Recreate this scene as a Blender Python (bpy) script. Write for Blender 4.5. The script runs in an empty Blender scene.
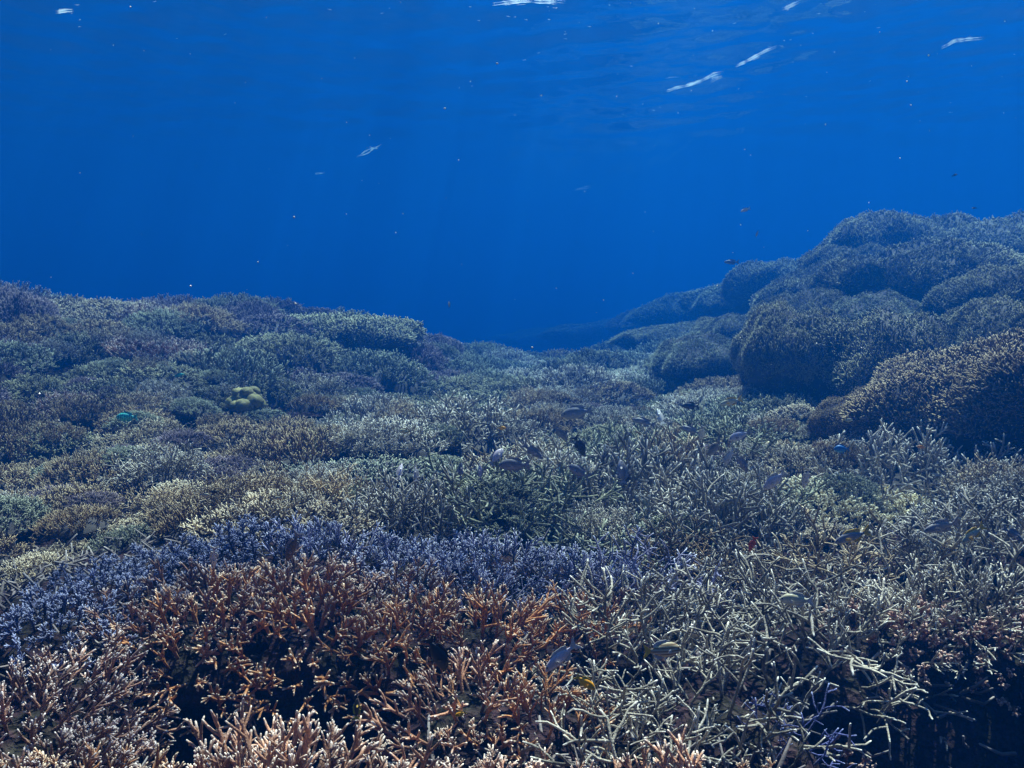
import bpy, math, random
import numpy as np
from mathutils import Vector, Matrix, Euler

R = math.radians
rng = random.Random(7)
nrg = np.random.default_rng(11)
sc = bpy.context.scene
COL = sc.collection

# ------------------------------------------------------------------ camera
HFOV = R(60.0)
F = 512.0 / math.tan(HFOV / 2)             # focal length in pixels
PITCH = math.atan((384 - 330) / F)         # horizon sits at row 330
cam_d = bpy.data.cameras.new('camera')
cam_d.sensor_fit = 'HORIZONTAL'
cam_d.angle = HFOV
cam_d.clip_start = 0.05
cam_d.clip_end = 1000
cam = bpy.data.objects.new('camera', cam_d)
cam.rotation_euler = (R(90) - PITCH, 0, 0)
COL.objects.link(cam)
sc.camera = cam

# ------------------------------------------------------------------ light
SUN_EL, SUN_AZ = R(67), R(26)              # high, a little ahead of the camera
w = bpy.data.worlds.new('World'); sc.world = w; w.use_nodes = True
nt = w.node_tree
bg = nt.nodes['Background']; bg.inputs['Strength'].default_value = 0.06
sky = nt.nodes.new('ShaderNodeTexSky'); sky.sky_type = 'NISHITA'; sky.sun_disc = False
sky.sun_elevation = SUN_EL; sky.sun_rotation = SUN_AZ
nt.links.new(sky.outputs[0], bg.inputs['Color'])
sd = bpy.data.lights.new('sun', 'SUN'); sd.energy = 5.0; sd.angle = R(0.5); sd.color = (1.0, 0.82, 0.70)
sun = bpy.data.objects.new('sun', sd); COL.objects.link(sun)
sdir = Vector((math.sin(SUN_AZ) * math.cos(SUN_EL), math.cos(SUN_AZ) * math.cos(SUN_EL), math.sin(SUN_EL)))
sun.rotation_euler = sdir.to_track_quat('Z', 'Y').to_euler()
sun.location = sdir * 40

vs = sc.view_settings
vs.view_transform = 'Standard'; vs.look = 'None'; vs.exposure = 2.3; vs.gamma = 1.0
vs.use_curve_mapping = False
sc.cycles.use_denoising = True
sc.cycles.max_bounces = 6
sc.cycles.diffuse_bounces = 2
sc.cycles.glossy_bounces = 2
sc.cycles.transmission_bounces = 2
sc.cycles.volume_bounces = 1
sc.cycles.transparent_max_bounces = 12
sc.cycles.caustics_reflective = False
sc.cycles.caustics_refractive = False
sc.cycles.sample_clamp_indirect = 4.0

SURF = 6.0                                  # water surface above the camera
CAM_M = cam.rotation_euler.to_matrix()

def ray(px, py):
    """Direction of a pixel with unit forward (Y) component."""
    d = CAM_M @ Vector(((px - 512) / F, (384 - py) / F, -1))
    return d / d.y

def at(px, py, Y):
    return ray(px, py) * Y

def to_px(p):
    q = CAM_M.transposed() @ Vector(p)
    if q.z > -0.01:
        return (-9999, -9999)
    return (512 + F * q.x / -q.z, 384 - F * q.y / -q.z)

# ------------------------------------------------------------------ materials
MATS = {}
def new_mat(name):
    m = bpy.data.materials.new(name); m.use_nodes = True
    MATS[name] = m
    n = m.node_tree.nodes
    return m, n, m.node_tree.links, n['Principled BSDF'], n['Material Output']

def coral_mat(name, base, tip, dark=None, rough=0.75, nscale=120.0, var=0.35, tipw=1.0, bump=0.6):
    """Coral skin: living colour with paler growing tips, polyp bumps, encrusted root with self-shadow painted in, colony to colony variation."""
    m, n, l, bs, out = new_mat(name)
    a = n.new('ShaderNodeAttribute'); a.attribute_name = 'tip'
    tc = n.new('ShaderNodeTexCoord')
    no = n.new('ShaderNodeTexNoise'); no.inputs['Scale'].default_value = nscale; no.inputs['Detail'].default_value = 3
    l.new(tc.outputs['Object'], no.inputs['Vector'])
    no2 = n.new('ShaderNodeTexNoise'); no2.inputs['Scale'].default_value = 7.0; no2.inputs['Detail'].default_value = 2
    geo = n.new('ShaderNodeNewGeometry')
    l.new(geo.outputs['Position'], no2.inputs['Vector'])
    oi = n.new('ShaderNodeObjectInfo')
    r = n.new('ShaderNodeValToRGB')
    dk = dark or tuple(c * 0.45 for c in base)
    el = r.color_ramp.elements
    el[0].position = 0.30; el[0].color = (*dk, 1)
    el[1].position = 0.62; el[1].color = (*base, 1)
    l.new(no2.outputs['Fac'], r.inputs['Fac'])
    fine = n.new('ShaderNodeMix'); fine.data_type = 'RGBA'; fine.blend_type = 'MULTIPLY'; fine.inputs[0].default_value = 1.0
    r2 = n.new('ShaderNodeValToRGB')
    r2.color_ramp.elements[0].position = 0.3; r2.color_ramp.elements[0].color = (0.62, 0.60, 0.60, 1)
    r2.color_ramp.elements[1].position = 0.65; r2.color_ramp.elements[1].color = (1.12, 1.10, 1.08, 1)
    l.new(no.outputs['Fac'], r2.inputs['Fac'])
    l.new(r.outputs[0], fine.inputs[6]); l.new(r2.outputs[0], fine.inputs[7])
    hs = n.new('ShaderNodeHueSaturation')
    mr = n.new('ShaderNodeMapRange'); mr.inputs[3].default_value = 1 - var; mr.inputs[4].default_value = 1 + var
    l.new(oi.outputs['Random'], mr.inputs[0]); l.new(mr.outputs[0], hs.inputs['Value'])
    l.new(fine.outputs[2], hs.inputs['Color'])
    mx = n.new('ShaderNodeMix'); mx.data_type = 'RGBA'
    mul = n.new('ShaderNodeMath'); mul.operation = 'MULTIPLY'; mul.inputs[1].default_value = tipw
    l.new(a.outputs['Fac'], mul.inputs[0]); l.new(mul.outputs[0], mx.inputs[0])
    l.new(hs.outputs[0], mx.inputs[6]); mx.inputs[7].default_value = (*tip, 1)
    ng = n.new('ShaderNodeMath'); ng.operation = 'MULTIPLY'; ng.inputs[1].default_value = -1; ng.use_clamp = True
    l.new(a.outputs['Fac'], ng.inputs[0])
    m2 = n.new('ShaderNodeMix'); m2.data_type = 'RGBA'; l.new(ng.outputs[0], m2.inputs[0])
    l.new(mx.outputs[2], m2.inputs[6]); m2.inputs[7].default_value = (.035, .028, .028, 1)     # bare dead rock, also the darkened branch roots
    mul.use_clamp = True
    l.new(m2.outputs[2], bs.inputs['Base Color'])
    bs.inputs['Roughness'].default_value = rough
    bs.inputs['Specular IOR Level'].default_value = 0.25
    bp = n.new('ShaderNodeBump'); bp.inputs['Strength'].default_value = bump; bp.inputs['Distance'].default_value = 0.01
    l.new(no.outputs['Fac'], bp.inputs['Height']); l.new(bp.outputs[0], bs.inputs['Normal'])
    return m

coral_mat('orange_brown', (0.47, 0.2, 0.075), (0.8, 0.62, 0.47), (0.18, 0.07, 0.03))
coral_mat('pink_brown', (0.5, 0.245, 0.145), (0.85, 0.69, 0.59), (0.18, 0.08, 0.05))
coral_mat('mauve_brown', (0.33, 0.17, 0.115), (0.72, 0.61, 0.58), (0.12, 0.06, 0.045))
coral_mat('lavender', (0.28, 0.27, 0.43), (0.76, 0.77, 0.92), (0.1, 0.09, 0.16))
coral_mat('pale_grey', (0.41, 0.365, 0.3), (0.82, 0.76, 0.68), (0.09, 0.078, 0.065))
coral_mat('cream', (0.43, 0.33, 0.21), (0.8, 0.68, 0.5), (0.1, 0.07, 0.045))
coral_mat('olive_tan', (0.27, 0.18, 0.098), (0.54, 0.42, 0.27), (0.07, 0.045, 0.028))
coral_mat('sea_green', (0.22, 0.225, 0.155), (0.5, 0.51, 0.38), (0.055, 0.056, 0.042))
coral_mat('dusky_purple', (0.165, 0.118, 0.138), (0.34, 0.26, 0.3), (0.048, 0.034, 0.042))
coral_mat('cobalt', (0.11, 0.125, 0.34), (0.34, 0.38, 0.66), (0.05, 0.055, 0.16))
coral_mat('rusty_red', (0.30, 0.14, 0.10), (0.56, 0.38, 0.32), (0.10, 0.04, 0.03))
coral_mat('grey_green', (0.21, 0.19, 0.112), (0.5, 0.47, 0.31), (0.048, 0.044, 0.03))
coral_mat('brain_yellow', (0.30, 0.26, 0.11), (0.35, 0.3, 0.14), (0.15, 0.13, 0.06), nscale=24, bump=1.0)
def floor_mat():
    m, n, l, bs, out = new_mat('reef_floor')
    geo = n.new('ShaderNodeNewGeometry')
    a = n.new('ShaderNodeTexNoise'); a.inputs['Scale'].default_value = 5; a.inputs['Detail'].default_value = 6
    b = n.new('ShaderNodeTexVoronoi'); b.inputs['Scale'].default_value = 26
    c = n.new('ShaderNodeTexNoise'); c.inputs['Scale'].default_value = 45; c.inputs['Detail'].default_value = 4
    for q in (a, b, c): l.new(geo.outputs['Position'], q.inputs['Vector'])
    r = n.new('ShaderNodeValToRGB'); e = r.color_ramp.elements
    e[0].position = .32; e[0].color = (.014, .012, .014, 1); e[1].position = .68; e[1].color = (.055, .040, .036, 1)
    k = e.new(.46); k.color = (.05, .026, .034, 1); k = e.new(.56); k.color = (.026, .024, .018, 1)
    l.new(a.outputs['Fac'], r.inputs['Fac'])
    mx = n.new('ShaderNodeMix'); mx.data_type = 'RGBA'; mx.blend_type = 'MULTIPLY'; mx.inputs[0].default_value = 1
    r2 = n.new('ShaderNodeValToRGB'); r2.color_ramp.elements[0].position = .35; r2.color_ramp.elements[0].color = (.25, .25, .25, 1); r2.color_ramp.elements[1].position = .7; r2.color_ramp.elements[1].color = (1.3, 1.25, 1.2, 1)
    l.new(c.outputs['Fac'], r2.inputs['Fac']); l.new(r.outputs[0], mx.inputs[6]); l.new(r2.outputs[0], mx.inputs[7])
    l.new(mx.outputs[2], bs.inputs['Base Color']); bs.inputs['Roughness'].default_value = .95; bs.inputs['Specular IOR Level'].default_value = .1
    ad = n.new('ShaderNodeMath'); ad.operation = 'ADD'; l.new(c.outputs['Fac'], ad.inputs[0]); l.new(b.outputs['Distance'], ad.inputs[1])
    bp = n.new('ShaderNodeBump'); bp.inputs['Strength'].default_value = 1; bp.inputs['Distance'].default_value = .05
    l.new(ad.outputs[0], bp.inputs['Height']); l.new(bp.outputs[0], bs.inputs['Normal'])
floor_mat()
coral_mat('bright_cream', (.60, .50, .29), (.95, .86, .60), (.15, .11, .06))
coral_mat('slate_blue', (0.128, 0.136, 0.255), (0.386, 0.413, 0.606), (0.041, 0.041, 0.082))
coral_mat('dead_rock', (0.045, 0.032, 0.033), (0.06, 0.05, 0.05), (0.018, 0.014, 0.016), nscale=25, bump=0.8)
coral_mat('rubble', (0.15, 0.12, 0.12), (0.40, 0.36, 0.35), (0.05, 0.04, 0.04), nscale=40)

def plain(name, col, rough=0.5, spec=0.4, mottle=0.25, scale=30, trans=0.0):
    m, n, l, bs, out = new_mat(name)
    tc = n.new('ShaderNodeTexCoord'); no = n.new('ShaderNodeTexNoise'); no.inputs['Scale'].default_value = scale
    l.new(tc.outputs['Object'], no.inputs['Vector'])
    r = n.new('ShaderNodeValToRGB')
    r.color_ramp.elements[0].position = 0.3; r.color_ramp.elements[0].color = (*[c * (1 - mottle) for c in col], 1)
    r.color_ramp.elements[1].position = 0.7; r.color_ramp.elements[1].color = (*[min(1, c * (1 + mottle)) for c in col], 1)
    l.new(no.outputs['Fac'], r.inputs['Fac']); l.new(r.outputs[0], bs.inputs['Base Color'])
    bs.inputs['Roughness'].default_value = rough; bs.inputs['Specular IOR Level'].default_value = spec
    return m

def fish_mat(name, back, belly, stripe=None, stripes=0):
    """Fish skin: darker back, paler belly, optional bars along the body."""
    m, n, l, bs, out = new_mat(name)
    tc = n.new('ShaderNodeTexCoord'); sp = n.new('ShaderNodeSeparateXYZ'); l.new(tc.outputs['Object'], sp.inputs[0])
    mr = n.new('ShaderNodeMapRange'); mr.inputs[1].default_value = -0.10; mr.inputs[2].default_value = 0.10
    l.new(sp.outputs['Z'], mr.inputs[0])
    r = n.new('ShaderNodeValToRGB'); r.color_ramp.elements[0].color = (*belly, 1); r.color_ramp.elements[1].color = (*back, 1)
    l.new(mr.outputs[0], r.inputs['Fac'])
    last = r.outputs[0]
    if stripe:
        mu = n.new('ShaderNodeMath'); mu.operation = 'MULTIPLY'; mu.inputs[1].default_value = stripes
        l.new(sp.outputs['X' if stripes > 0 else 'Z'], mu.inputs[0])
        si = n.new('ShaderNodeMath'); si.operation = 'SINE'; l.new(mu.outputs[0], si.inputs[0])
        gt = n.new('ShaderNodeMapRange'); gt.inputs[1].default_value = 0.2; gt.inputs[2].default_value = 0.6
        l.new(si.outputs[0], gt.inputs[0])
        mx = n.new('ShaderNodeMix'); mx.data_type = 'RGBA'; l.new(gt.outputs[0], mx.inputs[0])
        l.new(last, mx.inputs[6]); mx.inputs[7].default_value = (*stripe, 1); last = mx.outputs[2]
    l.new(last, bs.inputs['Base Color'])
    bs.inputs['Roughness'].default_value = 0.42; bs.inputs['Specular IOR Level'].default_value = 0.5
    return m

fish_mat('skin_grey', (0.16, 0.15, 0.17), (0.36, 0.34, 0.38))
fish_mat('skin_pale', (0.52, 0.49, 0.50), (0.76, 0.73, 0.74))
fish_mat('skin_lilac', (0.46, 0.40, 0.48), (0.68, 0.63, 0.70))
fish_mat('skin_dark', (0.02, 0.018, 0.02), (0.04, 0.035, 0.04))
fish_mat('skin_brown', (0.12, 0.07, 0.05), (0.20, 0.13, 0.10))
fish_mat('skin_teal', (0.07, 0.50, 0.44), (0.12, 0.62, 0.55), (0.03, 0.24, 0.24), 60)
fish_mat('skin_yellow', (0.86, 0.36, 0.015), (0.92, 0.46, 0.03))
fish_mat('skin_blue', (0.03, 0.16, 0.42), (0.05, 0.22, 0.50))
fish_mat('skin_orange', (0.70, 0.22, 0.04), (0.80, 0.32, 0.08))
fish_mat('skin_red', (0.40, 0.04, 0.03), (0.48, 0.08, 0.06))
fish_mat('skin_banded', (0.42, 0.34, 0.20), (0.66, 0.60, 0.46), (0.20, 0.12, 0.06), -75)
fish_mat('skin_sand', (0.40, 0.36, 0.24), (0.62, 0.58, 0.46))
plain('fin_grey', (0.28, 0.26, 0.29)); plain('fin_pale', (0.50, 0.48, 0.48)); plain('fin_yellow', (0.70, 0.42, 0.06))
plain('fin_dark', (0.025, 0.02, 0.025)); plain('fin_teal', (0.06, 0.40, 0.38)); plain('fin_blue', (0.03, 0.14, 0.40))
plain('fin_red', (0.5, 0.06, 0.04)); plain('eye_black', (0.01, 0.01, 0.012), 0.15, 0.6)
plain('speck', (0.75, 0.75, 0.72), 0.9)

# ------------------------------------------------------------------ object helpers
def link_mesh(name, me, mat=None, parent=None):
    o = bpy.data.objects.new(name, me); COL.objects.link(o)
    if mat:
        if len(me.materials) == 0: me.materials.append(None)
        o.material_slots[0].link = 'OBJECT'; o.material_slots[0].material = MATS[mat]
    if parent: o.parent = parent
    return o

def tag(o, label=None, cat=None, group=None, kind=None):
    if label: o['label'] = label
    if cat: o['category'] = cat
    if group: o['group'] = group
    if kind: o['kind'] = kind
    return o

def empty(name, M):
    o = bpy.data.objects.new(name, None); COL.objects.link(o); o.empty_display_size = 0.1
    o.matrix_world = M
    return o

class MB:
    """Collects geometry with one float per vertex (0 = old growth, 1 = growing tip)."""
    def __init__(s): s.v = []; s.f = []; s.t = []
    def tube(s, pts, rad, n=6, tips=None, cap=True):
        pts = [Vector(p) for p in pts]; k = len(pts)
        tips = tips or [0.0] * k
        d = (pts[1] - pts[0]).normalized()
        u = d.orthogonal().normalized()
        b0 = len(s.v)
        for i in range(k):
            if i > 0:
                d = (pts[min(i + 1, k - 1)] - pts[i - 1]).normalized()
            u = (u - d * u.dot(d)).normalized(); wv = d.cross(u)
            for j in range(n):
                a = 2 * math.pi * j / n
                s.v.append(pts[i] + (u * math.cos(a) + wv * math.sin(a)) * rad[i]); s.t.append(tips[i])
        for i in range(k - 1):
            for j in range(n):
                a = b0 + i * n + j; b = b0 + i * n + (j + 1) % n
                s.f.append((a, b, b + n, a + n))
        if cap:
            s.v.append(pts[-1] + d * rad[-1] * 0.8); s.t.append(tips[-1]); c = len(s.v) - 1
            e = b0 + (k - 1) * n
            for j in range(n): s.f.append((e + j, e + (j + 1) % n, c))
    def mesh(s, name, smooth=True):
        me = bpy.data.meshes.new(name)
        me.from_pydata([tuple(p) for p in s.v], [], s.f)
        a = me.attributes.new('tip', 'FLOAT', 'POINT'); a.data.foreach_set('value', s.t)
        if smooth: me.polygons.foreach_set('use_smooth', [True] * len(me.polygons))
        me.update()
        return me

def rv(r, s=1.0):
    return Vector((r.gauss(0, 1), r.gauss(0, 1), r.gauss(0, 1))) * s

def grow(mb, p, d, L, rad, r, level, P):
    """One coral branch with side branchlets. P: sides, segs, ns (per level), ang, wob, up, ratio, taper."""
    segs = P['segs'][level]; n = P['sides'][level]
    pts = [p]; dirs = [d.normalized()]
    for i in range(segs):
        d = (d + rv(r, P['wob']) + Vector((0, 0, P['up']))).normalized()
        p = p + d * (L / segs); pts.append(p); dirs.append(d)
    rad_l = [rad * (1 - (1 - P['taper']) * i / segs) * (1 + r.uniform(-.07, .07)) for i in range(segs + 1)]
    tl = P.get('tiplen', 0.03)
    tips = [max(0.0, 1 - (L * (1 - i / segs)) / tl) for i in range(segs + 1)]
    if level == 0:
        tips[0] = -.95; tips[1] = min(tips[1], -.35)     # algae covered root, painted darker too for the self-shadow inside the colony
    if segs >= 2:                              # extra ring near the tip keeps the pale end short
        e = pts[-2].lerp(pts[-1], 0.55)
        pts.insert(-1, e); rad_l.insert(-1, rad_l[-1] * 1.05); tips.insert(-1, 0.15)
        rad_l[-1] *= 0.72; tips[-1] = 1.0
    mb.tube(pts, rad_l, n, tips)
    if level + 1 < len(P['ns']):
        k = P['ns'][level + 1]
        k = max(0, int(round(k + r.uniform(-1, 1))))
        az = r.uniform(0, 6.28)
        for q in range(k):
            f = 0.25 + 0.68 * (q + r.random()) / max(k, 1)
            i = min(int(f * segs), segs - 1)
            b = p0 = pts[i].lerp(pts[i + 1], f * segs - i) if i + 1 < len(pts) else pts[-1]
            dd = dirs[min(i + 1, segs)]
            az += 2.4 + r.uniform(-.5, .5)
            o = dd.orthogonal().normalized(); o = Matrix.Rotation(az, 3, dd) @ o
            an = R(P['ang'] + r.uniform(-12, 12))
            nd = dd * math.cos(an) + o * math.sin(an)
            grow(mb, b, nd, L * P['ratio'] * r.uniform(.65, 1.2) * (1.15 - 0.5 * f), rad * P['rr'], r, level + 1, P)

FINGER = dict(segs=(4, 3, 2), sides=(6, 5, 4), ns=(1, 5, 1), ang=42, wob=.10, up=.10, ratio=.46, rr=.80, taper=.62, tiplen=.022)
ANTLER = dict(segs=(6, 4, 3), sides=(6, 6, 5), ns=(1, 4, 1), ang=58, wob=.19, up=.03, ratio=.56, rr=.86, taper=.72, tiplen=.018)
BUSH = dict(segs=(3, 2, 2), sides=(5, 4, 4), ns=(1, 6, 3), ang=48, wob=.12, up=.06, ratio=.42, rr=.80, taper=.7, tiplen=.02)
KNOB = dict(segs=(3, 2, 2), sides=(6, 5, 4), ns=(1, 7, 3), ang=55, wob=.10, up=.02, ratio=.34, rr=.85, taper=.85, tiplen=.016)

def branch_set(name, P, L, rad, count, seed):
    out = []
    for i in range(count):
        r = random.Random(seed * 100 + i); mb = MB()
        grow(mb, Vector((0, 0, 0)), Vector((r.uniform(-.1, .1), r.uniform(-.1, .1), 1)), L * r.uniform(.8, 1.2), rad, r, 0, P)
        out.append(mb.mesh(name))
    return out

BR = {
    'finger': branch_set('finger_branch', FINGER, 0.155, 0.0076, 9, 1),
    'slim': branch_set('slim_branch', FINGER, 0.18, 0.0066, 8, 2),
    'antler': branch_set('antler_branch', ANTLER, 0.33, 0.0072, 10, 3),
    'bush': branch_set('bush_branch', BUSH, 0.13, 0.0065, 8, 4),
    'knob': branch_set('knob_branch', KNOB, 0.11, 0.0085, 8, 5),
}

# ------------------------------------------------------------------ terrain: heights of the coral canopy
CP = [  # pixel x, pixel y, distance ahead
    (-200, 768, 2.0), (0, 768, 2.0), (250, 768, 1.95), (512, 768, 2.05), (760, 768, 2.1), (900, 790, 2.3), (1010, 800, 2.7), (1200, 780, 2.6),
    (0, 690, 2.4), (130, 690, 2.5), (300, 700, 2.4), (450, 690, 2.5), (600, 690, 2.55), (720, 690, 2.6), (850, 730, 2.5), (940, 740, 2.75), (1010, 730, 2.9),
    (-200, 600, 2.9), (0, 604, 2.9), (150, 600, 3.0), (300, 600, 3.05), (500, 605, 3.1), (700, 610, 3.2), (850, 605, 3.25), (930, 622, 3.15), (1010, 630, 3.05), (1200, 620, 3.0),
    (60, 545, 3.5), (150, 507, 3.95), (300, 494, 4.25), (450, 500, 4.4), (600, 512, 4.4), (700, 512, 4.5), (820, 520, 4.3), (900, 510, 4.4), (1010, 515, 4.3),
    (-150, 500, 5.0), (30, 500, 5.2), (120, 480, 5.6), (250, 470, 5.6), (360, 480, 5.3), (450, 470, 5.6),
    (0, 430, 6.6), (130, 430, 6.9), (250, 425, 7.2), (350, 420, 7.6), (60, 370, 8.2), (0, 340, 9.0), (-120, 320, 9.0), (0, 302, 10.5), (-150, 292, 11),
    (100, 310, 11), (180, 335, 9.8), (250, 312, 12), (340, 313, 13), (400, 330, 14), (460, 349, 15.5), (250, 375, 9.2), (350, 385, 9.5), (430, 405, 9.3), (400, 365, 11.5),
    (512, 460, 6.0), (600, 460, 6.1), (700, 455, 6.2), (800, 440, 6.0), (512, 405, 8.8), (600, 395, 9.5), (700, 400, 9.0), (512, 366, 13.5), (600, 362, 14), (690, 375, 11.5),
    (550, 352, 18), (640, 350, 17.5), (500, 356, 26), (600, 350, 30), (680, 338, 30), (740, 322, 22), (400, 360, 24), (200, 335, 22), (0, 330, 22),
    (770, 376, 9.0), (850, 385, 8.6), (880, 455, 5.9), (960, 480, 5.2), (1024, 478, 5.2), (1150, 470, 5.2), (930, 420, 7.3), (1024, 400, 7.3), (1150, 380, 7),
    (820, 350, 11), (930, 325, 11), (1010, 300, 11.5), (1150, 280, 11), (780, 330, 14), (890, 280, 15), (990, 262, 15), (1150, 240, 15), (850, 290, 19), (1000, 270, 22), (1200, 250, 22),
    (512, 372, 40), (0, 360, 40), (1024, 355, 40), (512, 365, 80), (-300, 365, 60), (1300, 360, 60),
]
pts = np.array([tuple(at(x, y, d)) for x, y, d in CP])
def uv_of(X, Y):
    Yc = np.maximum(Y, 1.2)
    return np.stack([np.clip(X / Yc, -1.4, 1.4) * 2.0, np.log(Yc)], -1)
cu = uv_of(pts[:, 0], pts[:, 1]); cz = pts[:, 2]
def phi(r2): return 0.5 * r2 * np.log(r2 + 1e-12)
N = len(cu)
A = phi(((cu[:, None] - cu[None]) ** 2).sum(-1)) + np.eye(N) * 0.002
Pm = np.concatenate([np.ones((N, 1)), cu], 1)
K = np.block([[A, Pm], [Pm.T, np.zeros((3, 3))]])
sol = np.linalg.solve(K, np.concatenate([cz, np.zeros(3)]))
def sig(t): return 1 / (1 + np.exp(-np.clip(t, -40, 40)))
HOLLOWS = [  # x0, x1, y0, y1, depth: pits under the overhanging coral edges
    (1.02, 3.2, .6, 2.95, .72), (-1.25, -.34, 2.58, 3.0, .50), (.74, 1.04, 3.42, 3.76, .34), (-.55, -.12, 2.3, 2.5, .2), (1.62, 2.5, 4.75, 5.3, .35)]
def hollows(X, Y):
    h = 0
    for a, b, c, d, k in HOLLOWS: h = h + k * sig((X - a) / .045) * sig((b - X) / .045) * sig((Y - c) / .045) * sig((d - Y) / .03)
    return h
def canopy(X, Y):
    X = np.asarray(X, float); Y = np.asarray(Y, float); shp = X.shape
    q = uv_of(X.ravel(), Y.ravel()); out = np.empty(len(q))
    for i in range(0, len(q), 20000):
        c = q[i:i + 20000]
        out[i:i + 20000] = phi(((c[:, None] - cu[None]) ** 2).sum(-1)) @ sol[:N] + sol[N] + c @ sol[N + 1:]
    return np.clip(out, -6, 2.2).reshape(shp) - hollows(X, Y)
def thick(Y): return 0.24 + 0.004 * np.clip(Y, 0, 30)
_k = np.random.default_rng(5)
WV = [(_k.uniform(1.2, 9), _k.uniform(0, 6.28), _k.uniform(0, 6.28)) for _ in range(26)]
def lumps(X, Y):
    z = np.zeros_like(np.asarray(X, float))
    for f, a, ph in WV: z = z + np.sin((X * math.cos(a) + Y * math.sin(a)) * f + ph) / f
    return z * (0.030 + .035 * np.clip((Y - 4) / 4, 0, 1))
def ground(X, Y):
    return canopy(X, Y) - thick(np.asarray(Y, float)) + lumps(np.asarray(X, float), np.asarray(Y, float))

def hit(px, py, lift=0.0):
    """Where the ray through a pixel meets the coral canopy."""
    d = ray(px, py)
    Ys = np.concatenate([np.arange(1.4, 12, .03), np.arange(12, 45, .15)])
    h = canopy(d.x * Ys, Ys) + lift
    below = np.nonzero(d.z * Ys < h)[0]
    Y = Ys[below[0]] if len(below) else 30.0
    return Vector((d.x * Y, Y, d.z * Y))

def axis(a, b, step, far, g=1.25):
    xs = list(np.arange(a, b + 1e-6, step)); s = step
    while xs[-1] < far: s *= g; xs.append(xs[-1] + s)
    s = step
    while xs[0] > -far: s *= g; xs.insert(0, xs[0] - s)
    return np.array(xs)

def grid_mesh(name, xs, ys, zf):
    X, Y = np.meshgrid(xs, ys); Z = zf(X, Y)
    v = np.stack([X, Y, Z], -1).reshape(-1, 3)
    nx, ny = len(xs), len(ys)
    i = (np.arange(ny - 1)[:, None] * nx + np.arange(nx - 1)[None]).ravel()
    f = np.stack([i, i + 1, i + 1 + nx, i + nx], -1)
    me = bpy.data.meshes.new(name)
    me.vertices.add(len(v)); me.vertices.foreach_set('co', v.ravel())
    me.loops.add(f.size); me.loops.foreach_set('vertex_index', f.ravel().astype(np.int32))
    me.polygons.add(len(f)); me.polygons.foreach_set('loop_start', np.arange(0, f.size, 4, dtype=np.int32))
    me.polygons.foreach_set('use_smooth', np.ones(len(f), bool))
    me.update(calc_edges=True); me.validate()
    return me

FAR = 150
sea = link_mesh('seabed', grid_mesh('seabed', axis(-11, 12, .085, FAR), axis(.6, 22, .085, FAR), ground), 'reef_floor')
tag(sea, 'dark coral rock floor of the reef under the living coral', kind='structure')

# water surface seen from below
_w = np.random.default_rng(3)
waves = []
for i in range(60):
    lam = 10 ** _w.uniform(-0.5, 0.55); a = R(80) + _w.normal(0, .8)
    waves.append((2 * math.pi / lam, a, _w.uniform(0, 6.28), 0.0023 * lam ** 1.0))
def wave_z(X, Y):
    z = np.zeros_like(X)
    for k, a, ph, am in waves:
        s = np.sin(k * (X * math.cos(a) + Y * math.sin(a)) + ph)
        z = z + am * s
    return SURF + z
me = grid_mesh('water_surface', axis(-13, 13, .07, FAR), axis(4, 26, .07, FAR), wave_z)
m, n, l, bs, out = new_mat('water_skin')
n.remove(bs)
fr = n.new('ShaderNodeFresnel'); fr.inputs['IOR'].default_value = 1.333
gl = n.new('ShaderNodeBsdfGlossy'); gl.inputs['Roughness'].default_value = 0.02; gl.inputs['Color'].default_value = (1, 1, 1, 1)
tr = n.new('ShaderNodeBsdfTransparent'); tr.inputs['Color'].default_value = (1, 1, 1, 1)
mx = n.new('ShaderNodeMixShader')
tc = n.new('ShaderNodeTexCoord'); no = n.new('ShaderNodeTexNoise'); no.inputs['Scale'].default_value = 6; no.inputs['Detail'].default_value = 3
bp = n.new('ShaderNodeBump'); bp.inputs['Strength'].default_value = 0.25; bp.inputs['Distance'].default_value = 0.015
l.new(tc.outputs['Object'], no.inputs['Vector']); l.new(no.outputs['Fac'], bp.inputs['Height'])
l.new(bp.outputs[0], fr.inputs['Normal']); l.new(bp.outputs[0], gl.inputs['Normal'])
# dapple painted into the transparency, as wavelet lenses would cast: bright veins, broad swells
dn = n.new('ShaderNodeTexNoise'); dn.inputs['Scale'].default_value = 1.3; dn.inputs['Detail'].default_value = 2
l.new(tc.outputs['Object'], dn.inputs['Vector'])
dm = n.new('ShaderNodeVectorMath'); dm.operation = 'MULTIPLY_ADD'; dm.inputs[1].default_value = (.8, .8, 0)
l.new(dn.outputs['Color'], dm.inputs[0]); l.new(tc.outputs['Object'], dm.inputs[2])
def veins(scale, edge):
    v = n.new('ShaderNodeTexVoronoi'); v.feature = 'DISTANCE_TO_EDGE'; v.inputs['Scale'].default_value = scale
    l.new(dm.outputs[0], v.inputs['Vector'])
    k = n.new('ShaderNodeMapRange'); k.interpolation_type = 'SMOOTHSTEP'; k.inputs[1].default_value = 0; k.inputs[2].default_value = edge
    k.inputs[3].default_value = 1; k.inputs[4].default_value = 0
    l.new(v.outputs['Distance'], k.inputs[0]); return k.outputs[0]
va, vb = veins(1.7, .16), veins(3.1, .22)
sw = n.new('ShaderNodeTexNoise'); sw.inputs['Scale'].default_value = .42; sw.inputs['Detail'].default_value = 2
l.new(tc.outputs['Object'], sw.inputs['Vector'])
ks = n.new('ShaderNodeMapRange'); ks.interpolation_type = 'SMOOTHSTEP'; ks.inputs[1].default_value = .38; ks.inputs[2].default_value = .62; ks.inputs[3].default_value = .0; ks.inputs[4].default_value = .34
l.new(sw.outputs['Fac'], ks.inputs[0])
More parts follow.
